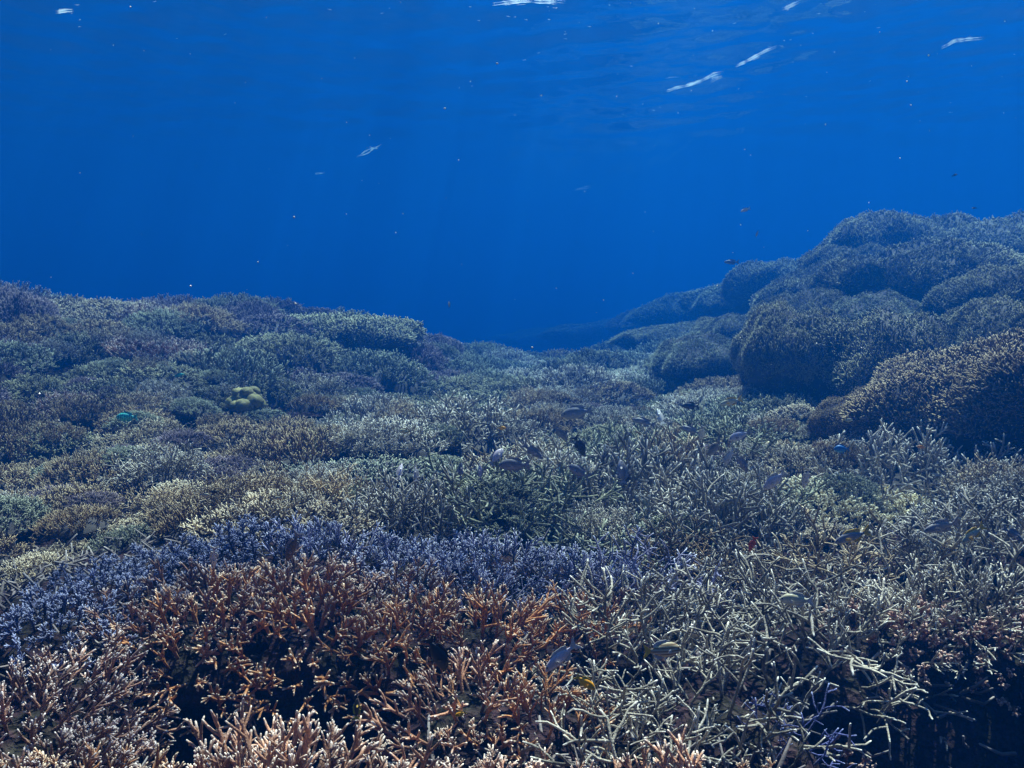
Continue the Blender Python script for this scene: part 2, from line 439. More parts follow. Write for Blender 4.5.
def madd(x, f, y):
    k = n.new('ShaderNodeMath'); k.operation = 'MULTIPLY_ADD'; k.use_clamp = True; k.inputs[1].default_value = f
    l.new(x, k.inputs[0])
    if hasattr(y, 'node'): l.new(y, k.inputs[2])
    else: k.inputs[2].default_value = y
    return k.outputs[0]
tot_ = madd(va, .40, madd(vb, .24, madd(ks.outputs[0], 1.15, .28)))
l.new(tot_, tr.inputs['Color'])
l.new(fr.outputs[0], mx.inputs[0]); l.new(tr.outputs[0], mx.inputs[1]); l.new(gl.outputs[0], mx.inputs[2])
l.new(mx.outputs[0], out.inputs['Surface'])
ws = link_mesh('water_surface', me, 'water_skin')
tag(ws, 'rippled underside of the sea surface overhead', kind='structure')

# the sea water itself: one closed even volume
SIG_S = (0.0002, 0.0066, 0.0265)
SIG_A = (0.084, 0.045, 0.0230)
D = 0.2
m, n, l, bs, out = new_mat('sea_water_volume')
n.remove(bs)
pv = n.new('ShaderNodeVolumePrincipled')
c = [s / D for s in SIG_S]
pv.inputs['Color'].default_value = (*c, 1)
pv.inputs['Absorption Color'].default_value = (*[(1 - SIG_A[i] / (D * (1 - c[i]))) ** 2 for i in range(3)], 1)
pv.inputs['Density'].default_value = D
pv.inputs['Anisotropy'].default_value = 0.66
l.new(pv.outputs[0], out.inputs['Volume'])
B = FAR + 5; zb, zt = -8.0, SURF + 0.8
hv = [(x, y, z) for z in (zb, zt) for y in (-B, B) for x in (-B, B)]
me = bpy.data.meshes.new('haze'); me.from_pydata(hv, [], [(0, 2, 3, 1), (4, 5, 7, 6), (0, 1, 5, 4), (2, 6, 7, 3), (0, 4, 6, 2), (1, 3, 7, 5)])
hz = link_mesh('haze', me, 'sea_water_volume'); tag(hz, 'clear blue sea water that fills the whole view', kind='stuff')

# ------------------------------------------------------------------ coral colonies, near: every branch its own part
LM = []      # landmarks for wording: (px, py, phrase)

def rock_mesh(seed):
    r = random.Random(seed); mb = MB(); n, k = 14, 5
    ph = [r.uniform(0, 6.28) for _ in range(6)]
    for i in range(k + 1):
        a = i / k * math.pi / 2
        for j in range(n):
            b = 2 * math.pi * j / n
            q = 1 + .18 * math.sin(3 * b + ph[0] + i) + .12 * math.sin(5 * b + ph[1] - 2 * i) + r.uniform(-.06, .06)
            mb.v.append(Vector((math.cos(b) * math.cos(a) * q, math.sin(b) * math.cos(a) * q, math.sin(a) * (.9 + .2 * q)))); mb.t.append(0.0)
    for i in range(k):
        for j in range(n):
            a = i * n + j; b = i * n + (j + 1) % n
            mb.f.append((a, b, b + n, a + n))
    return mb.mesh('rock_base')
ROCKS = [rock_mesh(40 + i) for i in range(5)]

def surf_up(x, y):
    e = .25
    dzx = float(ground(x + e, y) - ground(x - e, y)) / (2 * e); dzy = float(ground(x, y + e) - ground(x, y - e)) / (2 * e)
    return Vector((-dzx * .6, -dzy * .6, 1)).normalized()

near_spots = []
def near_colony(px, py, rad, hgt, form, mat, label, name='staghorn_coral', group=None, n=None, lean=0.0, cat='coral', pos=None, sc_=1.0, flat=0.0):
    p = pos or hit(px, py)
    x, y = p.x, p.y
    z = float(ground(x, y)) - .03
    up = surf_up(x, y)
    root = empty(name, Matrix.Translation((x, y, z)) @ up.to_track_quat('Z', 'Y').to_matrix().to_4x4())
    tag(root, label, cat, group)
    r = random.Random(int(px * 13 + py * 7))
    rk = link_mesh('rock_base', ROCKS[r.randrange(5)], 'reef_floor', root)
    rk.scale = (rad * .72, rad * .72, hgt * .50); rk.rotation_euler = (0, 0, r.uniform(0, 6.28))
    area = math.pi * rad * rad
    n = n or int(area * {'finger': 200, 'slim': 165, 'antler': 125, 'bush': 260, 'knob': 300}[form])
    sc_ *= r.uniform(.74, 1.06); n = min(int(n / sc_ ** 1.3), 290)
    for i in range(n):
        f = math.sqrt((i + .5) / n); a = i * 2.39996 + r.uniform(-.35, .35)
        rr = f * rad * (1 + .16 * math.sin(3 * a + px))
        hx, hy = math.cos(a) * rr * .86, math.sin(a) * rr * .86
        dome = hgt * .62 * math.sqrt(max(0, 1 - f * f * .95)) + r.uniform(-.05, .02)
        tilt = f * R(58) + flat * R(35) + r.gauss(0, .55 if form == 'antler' else .18)
        az = a + r.gauss(0, .35)
        d = Vector((math.sin(tilt) * math.cos(az), math.sin(tilt) * math.sin(az) - lean, math.cos(tilt))).normalized()
        b = link_mesh('branch', BR[form][r.randrange(len(BR[form]))], mat, root)
        s = hgt / .30 * r.uniform(.75, 1.2) * sc_
        b.matrix_local = Matrix.Translation((hx, hy, dome + r.uniform(-.03, .01))) @ d.to_track_quat('Z', 'Y').to_matrix().to_4x4() @ Matrix.Rotation(r.uniform(0, 6.28), 4, 'Z') @ Matrix.Scale(s, 4)
    near_spots.append((x, y, rad))
    return root

NEAR = [
    # bottom row
    (60, 745, .30, .26, 'finger', 'orange_brown', 'brown finger coral filling the bottom left corner of the reef'),
    (170, 752, .25, .24, 'finger', 'orange_brown', 'brown finger coral between the bottom left corner and the bright pinkish colony'),
    (290, 722, .33, .28, 'finger', 'pink_brown', 'bright pinkish finger coral with white tips in front of the dark hollow'),
    (405, 745, .24, .24, 'finger', 'pink_brown', 'pinkish white tipped coral just in front of the tiny yellow fish'),
    (490, 745, .26, .24, 'bush', 'pink_brown', 'low pale pink coral at the bottom edge in front of the lilac fish'),
    (585, 750, .24, .22, 'finger', 'pink_brown', 'pinkish grey coral at the bottom edge below the yellow orange fish'),
    (680, 752, .26, .22, 'finger', 'pink_brown', 'pale pinkish coral at the bottom edge in front of the grey stick coral'),
    (775, 755, .22, .20, 'bush', 'orange_brown', 'brownish low coral at the bottom edge in front of the blue branching coral'),
    (835, 735, .17, .26, 'knob', 'rusty_red', 'rusty pink knobbly coral on the left rim of the dark hollow'),
    (8, 738, .22, .22, 'bush', 'orange_brown', 'dull brown tuft coral hard against the left edge near the bottom'),
    (462, 700, .17, .18, 'bush', 'pink_brown', 'small pinkish coral clump below the black fish'),
    (75, 700, .20, .22, 'bush', 'mauve_brown', 'low mauve tufted coral filling the gap left of the dark hollow'),
    (42, 716, .22, .24, 'finger', 'mauve_brown', 'mauve tinted finger coral just above the bottom left corner colony'),
    (215, 733, .24, .26, 'finger', 'pink_brown', 'pinkish finger coral left of the bright colony in front of the hollow'),
    # second row
    (20, 680, .32, .24, 'finger', 'mauve_brown', 'dull mauve brown coral at the left edge of the reef'),
    (70, 650, .28, .24, 'finger', 'mauve_brown', 'mauve brown coral left of the dark hollow, below the blue slope'),
    (455, 655, .26, .22, 'finger', 'pink_brown', 'pinkish coral with white tips right of the black fish'),
    (535, 655, .26, .24, 'finger', 'orange_brown', 'orange brown coral directly behind the lilac fish'),
    (640, 690, .26, .22, 'antler', 'pale_grey', 'pale grey stick coral beside the yellow orange fish'),
    (715, 665, .28, .22, 'antler', 'pale_grey', 'pale grey open stick coral right of the striped yellow tailed fish'),
    (785, 692, .15, .18, 'antler', 'cobalt', 'cobalt blue branching coral near the dark hollow'),
    # orange centre
    (205, 590, .30, .26, 'finger', 'orange_brown', 'brown white tipped coral hanging over the dark hollow, under the blue ridge'),
    (310, 588, .30, .28, 'finger', 'orange_brown', 'orange brown staghorn with long fingers above the dark hollow'),
    (400, 594, .26, .24, 'finger', 'orange_brown', 'orange brown staghorn just behind the black fish'),
    (480, 590, .30, .28, 'slim', 'orange_brown', 'bright orange antler shaped staghorn in the middle of the near reef'),
    (575, 575, .32, .26, 'slim', 'orange_brown', 'orange brown flat spreading staghorn in front of the lavender ridge'),
    (140, 585, .26, .22, 'finger', 'mauve_brown', 'mauve coral under the left end of the blue ridge'),
    # grey thicket
    (650, 600, .32, .24, 'antler', 'pale_grey', 'grey tangled stick coral right of the flat orange staghorn'),
    (735, 605, .30, .24, 'antler', 'pale_grey', 'grey tangled stick coral in front of the small dark cave'),
    (815, 610, .32, .26, 'antler', 'pale_grey', 'whitish open stick coral around the sandy fish'),
    (880, 590, .30, .26, 'slim', 'pale_grey', 'grey upright finger coral behind the rusty coral edge'),
    (965, 575, .34, .28, 'slim', 'pale_grey', 'grey upright staghorn at the right edge under the yellow backed fish'),
    (868, 594, .20, .24, 'knob', 'rusty_red', 'rusty pink knobbly coral edge overhanging the dark hollow'),
    (938, 594, .21, .25, 'knob', 'rusty_red', 'rusty red knobbly coral overhanging the darkest part of the hollow'),
    (1010, 594, .21, .25, 'knob', 'rusty_red', 'reddish knobbly coral at the right edge above the hollow'),
    (760, 560, .28, .22, 'antler', 'pale_grey', 'pale stick coral just right of the small dark cave'),
    (845, 545, .32, .24, 'antler', 'cream', 'cream stick coral under the grey fish with a yellow back'),
    (930, 540, .34, .24, 'antler', 'pale_grey', 'pale grey stick coral under the pair of grey fish at right'),
    (1010, 530, .34, .26, 'antler', 'pale_grey', 'pale grey stick coral touching the right edge of the view'),
    (690, 525, .34, .24, 'antler', 'olive_tan', 'tan brown stick coral with a long fallen branch behind the dark cave'),
    (640, 545, .30, .24, 'antler', 'lavender', 'bluish grey stick coral left of the small dark cave'),
    # blue ridge
    (215, 560, .34, .24, 'finger', 'mauve_brown', 'purplish coral face of the ridge beside the pale diving fish'),
    (300, 555, .34, .26, 'finger', 'mauve_brown', 'purplish white tipped coral face of the ridge beside the brown fish'),
    (390, 555, .32, .24, 'finger', 'mauve_brown', 'mauve coral face of the ridge in front of the lavender crest'),
    (50, 590, .34, .20, 'bush', 'slate_blue', 'blue fuzzy coral slope falling to the left edge'),
    (105, 550, .36, .20, 'bush', 'slate_blue', 'blue fuzzy coral on the left shoulder of the ridge'),
    (175, 522, .36, .20, 'bush', 'slate_blue', 'blue fuzzy coral on the ridge below the tan bushes'),
    (250, 510, .36, .20, 'bush', 'slate_blue', 'blue fuzzy crest of the ridge beside the small brown damsel'),
    (330, 512, .36, .22, 'finger', 'lavender', 'lavender staghorn crest of the ridge in front of the green table coral'),
    (410, 518, .38, .22, 'finger', 'lavender', 'lavender staghorn on the middle of the ridge crest'),
    (490, 520, .38, .22, 'finger', 'lavender', 'bright lavender staghorn of the ridge in front of the grey fish school'),
    (570, 530, .34, .22, 'finger', 'lavender', 'lavender staghorn at the right end of the ridge'),
    (470, 548, .28, .22, 'slim', 'lavender', 'dark blue staghorn tucked below the bright lavender crest'),
]
for e in NEAR:
    near_colony(*e)

# ------------------------------------------------------------------ coral colonies, middle distance: one mesh each
def colony_mesh(name, P, rad, hgt, nb, L, brad, seed, droop=58, base=True, jit=.2):
    r = random.Random(seed); mb = MB()
    if base:
        n, k = 12, 4
        for i in range(k + 1):
            a = i / k * math.pi / 2
            for j in range(n):
                b = 2 * math.pi * j / n; q = 1 + r.uniform(-.12, .12)
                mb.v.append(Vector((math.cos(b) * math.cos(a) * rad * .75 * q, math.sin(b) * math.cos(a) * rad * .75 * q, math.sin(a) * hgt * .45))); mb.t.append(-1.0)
        for i in range(k):
            for j in range(n):
                a = i * n + j; b = i * n + (j + 1) % n
                mb.f.append((a, b, b + n, a + n))
    for i in range(nb):
        f = math.sqrt((i + .5) / nb); a = i * 2.39996 + r.uniform(-.4, .4)
        rr = f * rad * .85 * (1 + .2 * math.sin(3 * a + seed))
        dome = hgt * .5 * math.sqrt(max(0, 1 - f * f * .92))
        tilt = f * R(droop) + r.gauss(0, jit); az = a + r.gauss(0, .4 + jit)
        d = Vector((math.sin(tilt) * math.cos(az), math.sin(tilt) * math.sin(az), math.cos(tilt)))
        grow(mb, Vector((math.cos(a) * rr, math.sin(a) * rr, dome - .02)), d, L * r.uniform(.7, 1.3), brad, r, 0, P)
    return mb.mesh(name)

M_FING = dict(FINGER, segs=(3, 2), sides=(4, 4), ns=(1, 4), tiplen=.03)
M_ANT = dict(ANTLER, segs=(4, 3, 2), sides=(4, 4, 3), ns=(1, 4, 1), tiplen=.03)
M_BUSH = dict(BUSH, segs=(2, 2), sides=(4, 3), ns=(1, 6), tiplen=.03)
M_KNOB = dict(KNOB, segs=(2, 2), sides=(5, 4), ns=(1, 5), tiplen=.02)
MID = {
    'finger': [colony_mesh('staghorn_coral', M_FING, .45, .28, 190, .125, .0075, 60 + i) for i in range(3)],
    'antler': [colony_mesh('stick_coral', M_ANT, .50, .24, 105, .24, .0085, 70 + i, 85, jit=.6) for i in range(3)],
    'bush': [colony_mesh('bushy_coral', M_BUSH, .45, .32, 290, .09, .0066, 80 + i, 75) for i in range(3)],
    'knob': [colony_mesh('knobbly_coral', M_KNOB, .42, .28, 230, .075, .0095, 90 + i, 80) for i in range(3)],
}
def table_mesh(seed):
    """flat spreading plate on a short stalk, covered with little upright nubs"""
    r = random.Random(seed); mb = MB(); n = 30; ph = [r.uniform(0, 6.28) for _ in range(4)]
    def edge(b): return .5 * (1 + .16 * math.sin(2 * b + ph[0]) + .10 * math.sin(5 * b + ph[1]) + .06 * math.sin(9 * b + ph[2]))
    prof = [(.12, 0), (.10, .12), (.35, .17), (.80, .20), (1.0, .225), (.97, .245), (.7, .245), (.35, .235), (.02, .23)]
    for q, z in prof:
        for j in range(n):
            b = 2 * math.pi * j / n; e = edge(b)
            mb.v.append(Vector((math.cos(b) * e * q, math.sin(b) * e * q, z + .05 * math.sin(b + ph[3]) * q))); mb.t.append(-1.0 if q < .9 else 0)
    for i in range(len(prof) - 1):
        for j in range(n):
            a = i * n + j; b = i * n + (j + 1) % n; mb.f.append((a, b, b + n, a + n))
    for i in range(330):
        f = math.sqrt((i + .5) / 330); b = i * 2.39996 + r.uniform(-.2, .2); e = edge(b) * f
        p = Vector((math.cos(b) * e, math.sin(b) * e, .235 + .05 * math.sin(b + ph[3]) * f))
        d = Vector((math.cos(b) * f * .9, math.sin(b) * f * .9, 1)) + rv(r, .25)
        grow(mb, p, d, r.uniform(.03, .065), .007, r, 0, dict(M_KNOB, ns=(1, 2)))
    return mb.mesh('table_coral')
MID['table'] = [table_mesh(300 + i) for i in range(3)]
MNAME = {'table': 'table_coral', 'finger': 'staghorn_coral', 'antler': 'stick_coral', 'bush': 'bushy_coral', 'knob': 'knobbly_coral'}
mids = []
def mid_colony(pos, scale, form, mat, label=None, group=None, zs=1.0, sink=.02, r=rng):
    me = MID[form][r.randrange(3)]
    o = link_mesh(MNAME[form], me, mat)
    up = surf_up(pos.x, pos.y)
    z = float(ground(pos.x, pos.y)) - sink
    o.matrix_world = Matrix.Translation((pos.x, pos.y, z)) @ up.to_track_quat('Z', 'Y').to_matrix().to_4x4() @ Matrix.Rotation(r.uniform(0, 6.28), 4, 'Z') @ Matrix.Diagonal((scale, scale, scale * zs, 1))
    tag(o, label, 'coral', group)
    mids.append((o, pos, scale, form, mat, label))
    near_spots.append((pos.x, pos.y, .42 * scale))
    return o

# ------------------------------------------------------------------ coral mounds on the right
def mound_mesh(seed, tufts=6200, size=.8, under=.28, rim=.46, asp=.8):
    """unit dome with an undercut skirt; returns (rock, tufts)"""
    r = random.Random(seed); rk = MB(); n, k = 44, 18
    ph = [r.uniform(0, 6.28) for _ in range(12)]
    def prof(t):
        # t 0 top .. 1 foot: swells to the rim, then runs in under it
        if t < .72:
            u = t / .72
            return math.sin(u * math.pi / 2) ** .9, rim + (1 - rim) * max(0.0, math.cos(u * math.pi / 2)) ** .85
        u = min(1.0, (t - .72) / .28)
        return 1 - under * u ** .7, rim * (1 - u) ** 1.1
    def P(t, b):
        q, z = prof(t); x, y = math.cos(b) * q, math.sin(b) * q
        wv = 1 + q * (.12 * math.sin(2 * b + ph[0]) + .09 * math.sin(3 * b + ph[1] + 3 * t) + .06 * math.sin(7 * b + ph[2] - 4 * t) + .035 * math.sin(11 * b + ph[3] + 6 * t))
        lump = .07 * math.sin(3.1 * x + ph[4]) * math.sin(3.4 * y + ph[5]) + .05 * math.sin(6.3 * x + ph[6] + 2 * y) * math.sin(5.7 * y + ph[7]) + .03 * math.sin(12 * x + ph[8]) * math.sin(11 * y + ph[9])
        return Vector((x * wv, y * wv, z * (1 + lump * 1.6)))
    for i in range(k + 1):
        for j in range(n):
            rk.v.append(P(i / k + .001, 2 * math.pi * j / n)); rk.t.append(0.0)
    for i in range(k):
        for j in range(n):
            a = i * n + j; b = i * n + (j + 1) % n
            rk.f.append((a, a + n, b + n, b))
    tf = MB()
    for i in range(tufts):
        u = (i + r.random()) / tufts
        t = .72 * math.sqrt(u) * 1.10 if u < .88 else r.uniform(.66, .90)
        b = i * 2.39996 + r.uniform(-.2, .2)
        p = P(t, b); e = .02
        nrm = (P(t + e, b) - p).cross(P(t, b + e) - p)
        nrm = nrm.normalized() if nrm.length > 1e-9 else Vector((0, 0, 1))
        if nrm.dot(Vector((p.x, p.y, p.z - .3))) < 0: nrm = -nrm
        nrm = Vector((nrm.x, nrm.y, nrm.z / asp)).normalized(); base_d = (nrm + Vector((0, 0, .6))).normalized()
        h = r.uniform(.7, 1.3) * (1 + .5 * math.sin(9 * p.x + ph[10]) * math.sin(9 * p.y + ph[11]))
        for q in range(3):
            d = (base_d + rv(r, .5)).normalized(); L = r.uniform(.022, .05) * size * h
            st = rv(r, .012 * size); b0 = len(tf.v)
            tf.tube([st - d * .01, st + d * L * .6, st + d * L], [.0068 * size, .0062 * size, .004 * size], 3, [0, .1, .8], True)
            for q2 in range(b0, len(tf.v)):        # tufts keep their own proportions when the dome is stretched
                v = tf.v[q2]; tf.v[q2] = Vector((p.x + v.x, p.y + v.y, p.z + v.z / asp))
    return rk.mesh('rock_base'), tf.mesh('branches')
MOUNDS = [mound_mesh(200 + i) for i in range(3)] + [mound_mesh(230, 13000, .56, .06, .30, .48)] + [mound_mesh(240 + i, 4200, 1.15, .04, .28, .42) for i in range(2)]

def mound(px, ytop, Y, wpx, hm, mat, label, i, depth=1.0, big=False):
    """px, ytop: top of the dome in the view; wpx: width in pixels; hm: height in metres"""
    top = at(px, ytop, Y); rx = wpx / F * Y / 2
    hm = max(hm, min(top.z - float(ground(top.x, top.y - rx * .6)) + .10, hm * (1.6 if i in (2, 3) else 1.2)))     # reach down to the floor
    root = empty('coral_mound', Matrix.Translation((top.x, top.y, top.z - hm)))
    tag(root, label, 'coral', 'rounded coral mounds on the right slope')
    rk, tf = MOUNDS[3 if big is True else big if big else i % 3]
    rot = Matrix.Rotation(i * 1.7, 4, 'Z'); S = Matrix.Diagonal((rx, rx * depth, hm, 1))
    a = link_mesh('rock_base', rk, 'dead_rock', root); a.matrix_local = S @ rot
    b = link_mesh('branches', tf, mat, root); b.matrix_local = S @ rot
    b['kind'] = 'stuff'
    near_spots.append((top.x, top.y, rx * .95))
    return root

MD = [
    (1100, 337, 6.9, 500, .92, 'olive_tan', 'big tan coral mound in front, filling the right edge below the dome group', .75),
    (880, 396, 6.9, 120, .40, 'olive_tan', 'low dull coral hump at the left foot of the big tan mound', 1.0),
    (795, 315, 9.2, 125, .62, 'grey_green', 'pale topped coral mound, left one of the pair with dark overhangs', 1.0),
    (872, 320, 8.9, 205, .62, 'grey_green', 'wide coral mound, right one of the pair with dark overhangs', .8),
    (880, 299, 10.6, 120, .48, 'sea_green', 'small bright green coral dome just above the pair of mounds', .9),
    (932, 249, 12.5, 225, .95, 'grey_green', 'large smooth coral dome with a broad shadow below its top', .9),
    (893, 221, 16.0, 170, 1.1, 'grey_green', 'highest coral dome on the skyline of the right slope', .9),
    (1005, 226, 15.0, 200, 1.1, 'grey_green', 'skyline coral dome at the right edge beside the highest dome', .9),
    (1022, 270, 10.0, 170, .70, 'grey_green', 'dark coral mound at the right edge under the large smooth dome', .9),
    (1030, 303, 8.4, 160, .60, 'grey_green', 'small coral mound at the right edge above the big tan mound', .9),
    (826, 273, 14.5, 150, .85, 'grey_green', 'middling coral dome left of the large smooth dome', .9),
    (808, 296, 12.0, 115, .55, 'grey_green', 'narrow coral dome above the left one of the pair', .9),
    (812, 263, 19.5, 160, 1.1, 'grey_green', 'hazy coral mound on the upper skyline left of the highest dome', .9),
    (772, 281, 23.0, 170, 1.1, 'grey_green', 'hazy coral mound half way down the falling right skyline', .9),
    (730, 297, 28.0, 170, 1.1, 'grey_green', 'faint coral mound low on the right skyline above the gully', .9),
    (686, 311, 35.0, 170, 1.1, 'dusky_purple', 'fainter blue coral hump left of the low skyline mound', .9),
    (638, 322, 45.0, 180, 1.2, 'dusky_purple', 'very faint coral hump near the foot of the right skyline', .9),
    (585, 330, 60.0, 190, 1.2, 'dusky_purple', 'palest blue coral hump at the foot of the right skyline', .9),
    (545, 337, 80.0, 190, 1.3, 'dusky_purple', 'almost invisible far hump under the open blue gap', .9),
    (705, 341, 12.0, 120, .55, 'sea_green', 'pale green rounded coral mound below the right skyline beside the dark gully', 1.0),
    (945, 308, 10.4, 140, .50, 'grey_green', 'low coral mound between the wide mound and the right edge', .9),
    (745, 318, 15.0, 120, .60, 'grey_green', 'dim coral mound behind the pale green one by the gully', .9),
    (690, 326, 18.0, 130, .60, 'grey_green', 'flat dim coral mound left of the one behind the gully', .9),
    (965, 268, 11.6, 130, .50, 'grey_green', 'shelf like coral mound on the right shoulder of the large smooth dome', .8),
    (860, 248, 15.2, 110, .60, 'grey_green', 'small coral shelf under the left side of the highest dome', .8),
]
for i, (px, yt, Yd, wp, hm, mat, lab, dp) in enumerate(MD):
    mound(px, yt, Yd, wp, hm, mat, lab, i, dp, big=i == 0)
# left hill humps
for i, (px, yt, Yd, wp, hm, mat, lab, dp) in enumerate([
    (5, 295, 10.2, 95, .45, 'dusky_purple', 'dark purple coral knoll on the skyline at the left edge', 1),
    (325, 317, 13.0, 190, .42, 'grey_green', 'wide dark coral mound at the right end of the left skyline', .7),
    (243, 308, 12.4, 80, .50, 'dusky_purple', 'small dark coral knob on the middle of the left skyline', 1),
    (95, 303, 11.6, 170, .42, 'cream', 'pale coral mound on the left skyline beside the purple knoll', .7),
    (398, 335, 15.0, 110, .40, 'dusky_purple', 'dim coral hump where the left skyline falls to the plain', .8)]):
    o = mound(px, yt, Yd, wp, hm, mat, lab, i + 1, dp, big=4 + i % 2); o['group'] = 'coral humps on the left skyline'

# named colonies of the middle distance
for px, py, s, form, mat, lab in [
    (365, 460, 1.0, 'table', 'sea_green', 'sea green table coral with a dark shadow beneath, behind the lavender crest'),
    (272, 472, .62, 'finger', 'cream', 'small upright tan staghorn left of the green table coral'),
    (318, 470, .60, 'antler', 'pale_grey', 'pale forked stick coral between the tan staghorn and the green table coral'),
    (820, 455, 1.0, 'knob', 'bright_cream', 'bright cream coral around the round blue fish'),
    (868, 462, .95, 'knob', 'bright_cream', 'bright cream coral right of the round blue fish'),
    (835, 490, .95, 'bush', 'bright_cream', 'cream tan coral just below the round blue fish'),
    (905, 490, .90, 'bush', 'bright_cream', 'cream coral below the small orange fish'),
    (340, 388, .85, 'bush', 'sea_green', 'pale green bush coral right of the yellow brain coral'),
    (500, 372, .95, 'bush', 'grey_green', 'dark crested coral on the far edge of the central plain'),
    (545, 395, .95, 'bush', 'olive_tan', 'olive bush coral on the central plain behind the upper grey fish'),
    (780, 425, .85, 'bush', 'olive_tan', 'tan bushy coral at the left tip of the big tan mound'),
    (830, 432, .8, 'bush', 'olive_tan', 'tan bushy coral at the foot of the big tan mound above the round blue fish'),
    (890, 440, .75, 'bush', 'grey_green', 'dull bushy coral at the foot of the big tan mound beside the tiny orange fish'),
    (30, 525, .55, 'bush', 'cream', 'small cream coral tuft at the left edge behind the blue slope'),
    (60, 515, .42, 'finger', 'cream', 'tiny yellowish coral sprig behind the left shoulder of the ridge'),
    (130, 500, .45, 'finger', 'sea_green', 'small greenish white sprig just behind the blue ridge'),
    (430, 445, .8, 'bush', 'sea_green', 'grey green bush coral right of the green table coral'),
    (500, 440, .7, 'bush', 'olive_tan', 'tan coral head with the small yellow fish above it'),
    (700, 350, 1.3, 'bush', 'sea_green', 'pale rounded coral at the foot of the right hand mounds'),
]:
    mid_colony(hit(px, py), s, form, mat, lab)

# yellow brain coral
def brain(px, py, wpx):
    p = hit(px, py); rad = wpx / F * p.y / 2
    root = empty('brain_coral', Matrix.Translation((p.x, p.y, float(ground(p.x, p.y)) + .16)))
    near_spots.append((p.x, p.y - .25, .48))
    tag(root, 'round lumpy yellow green brain coral on the left slope', 'coral')
    r = random.Random(4)
    lob = [(0, 0, .62, .62)] + [(math.cos(a) * .55, math.sin(a) * .55, .34 + .3 * r.random(), .30 + .14 * r.random()) for a in [i * .7 for i in range(9)]] + [(math.cos(a) * .3, math.sin(a) * .3, .9 + .1 * r.random(), .30) for a in [.4 + i * 1.57 for i in range(4)]]
    for lx, ly, lz, lr in lob:
        mb = MB(); n, k = 18, 10; ph = r.uniform(0, 6)
        for i in range(k + 1):
            a = math.pi * i / k
            for j in range(n):
                b = 2 * math.pi * j / n
                q = 1 + .05 * math.sin(5 * b + ph) * math.sin(a) + .04 * math.sin(4 * a + 3 * b)
                mb.v.append(Vector((lx + lr * q * math.sin(a) * math.cos(b), ly + lr * q * math.sin(a) * math.sin(b), lz + lr * .8 * q * math.cos(a))) * rad); mb.t.append(0.0)
        for i in range(k):
            for j in range(n):
                a = i * n + j; b = i * n + (j + 1) % n
                mb.f.append((a, a + n, b + n, b))
        link_mesh('lobe', mb.mesh('lobe'), 'brain_yellow', root)

brain(246, 392, 46)

# fill the rest of the reef in view, thinning with distance
def zone(px, py, Y):
    """forms and colours that grow in each part of the reef"""
    if px < 330 and Y < 8 and py > 395:
        return [('bush', 'olive_tan'), ('bush', 'olive_tan'), ('bush', 'cream'), ('finger', 'olive_tan'), ('bush', 'grey_green')]
    if px < 210 and py < 400:
        return [('bush', 'dusky_purple'), ('bush', 'grey_green'), ('finger', 'mauve_brown'), ('bush', 'sea_green'), ('bush', 'dusky_purple'), ('bush', 'olive_tan'), ('bush', 'grey_green')]
    if px < 480 and py < 400:
        return [('bush', 'grey_green'), ('bush', 'dusky_purple'), ('finger', 'sea_green'), ('bush', 'grey_green'), ('finger', 'grey_green')]
    if px < 500 and Y < 9:
        return [('finger', 'pale_grey'), ('bush', 'sea_green'), ('antler', 'pale_grey'), ('bush', 'grey_green')]
    if px < 790 and 4 < Y < 7.2:
        return [('antler', 'pale_grey'), ('antler', 'cream'), ('antler', 'pale_grey'), ('antler', 'sea_green')]
    if px >= 790 and Y < 6.4:
        return [('antler', 'pale_grey'), ('bush', 'cream'), ('bush', 'grey_green')]
    return [('bush', 'grey_green'), ('bush', 'olive_tan'), ('finger', 'sea_green'), ('bush', 'pale_grey')]

fill = []
r = random.Random(21)
Y = 4.7
while Y < 21:
    step = .56 + .030 * (Y - 4)
    half = Y * .62 + .6
    x = -half + r.uniform(0, step)
    while x < half:
        X, Yj = x + r.uniform(-.18, .18), Y + r.uniform(-.2, .2)
        zc = float(canopy(X, Yj)); q = to_px((X, Yj, zc))
        if -60 < q[0] < 1084 and all((X - a) ** 2 + (Yj - b) ** 2 > (.62 * (rr + .3)) ** 2 for a, b, rr in near_spots):
            # skip what a nearer rise of the reef hides
            ts = np.linspace(.35, .97, 26)
            if not (canopy(X * ts, Yj * ts) > (zc + .32) * ts).any():
                fill.append((Vector((X, Yj, zc)), q, step))
        x += step
    Y += step * .82
sprigs = []
for i in range(900):
    Yj = 4.7 + 5.5 * r.random() ** 1.2; X = r.uniform(-.6, .6) * Yj; zc = float(canopy(X, Yj)); q = to_px((X, Yj, zc))
    if len(sprigs) < 130 and -10 < q[0] < 1034 and all((X - a) ** 2 + (Yj - b) ** 2 > .13 for a, b in sprigs) and not any((X - a) ** 2 + (Yj - b) ** 2 < (rr * .9) ** 2 and rr > .5 for a, b, rr in near_spots):
        ts = np.linspace(.35, .97, 26)
        if not (canopy(X * ts, Yj * ts) > (zc + .25) * ts).any(): sprigs.append((X, Yj))
for X, Yj in sprigs:      # small sprigs of other colours growing through the carpet
    p = Vector((X, Yj, float(canopy(X, Yj)))); q = to_px(p)
    form, mat = r.choice([('finger', 'pale_grey'), ('antler', 'cream'), ('bush', 'sea_green'), ('finger', 'olive_tan'), ('antler', 'pale_grey'), ('bush', 'dusky_purple'), ('knob', 'cream')])
    mid_colony(p, r.uniform(.38, .62), form, mat, None, None, zs=r.uniform(.9, 1.3), sink=-.10, r=r)
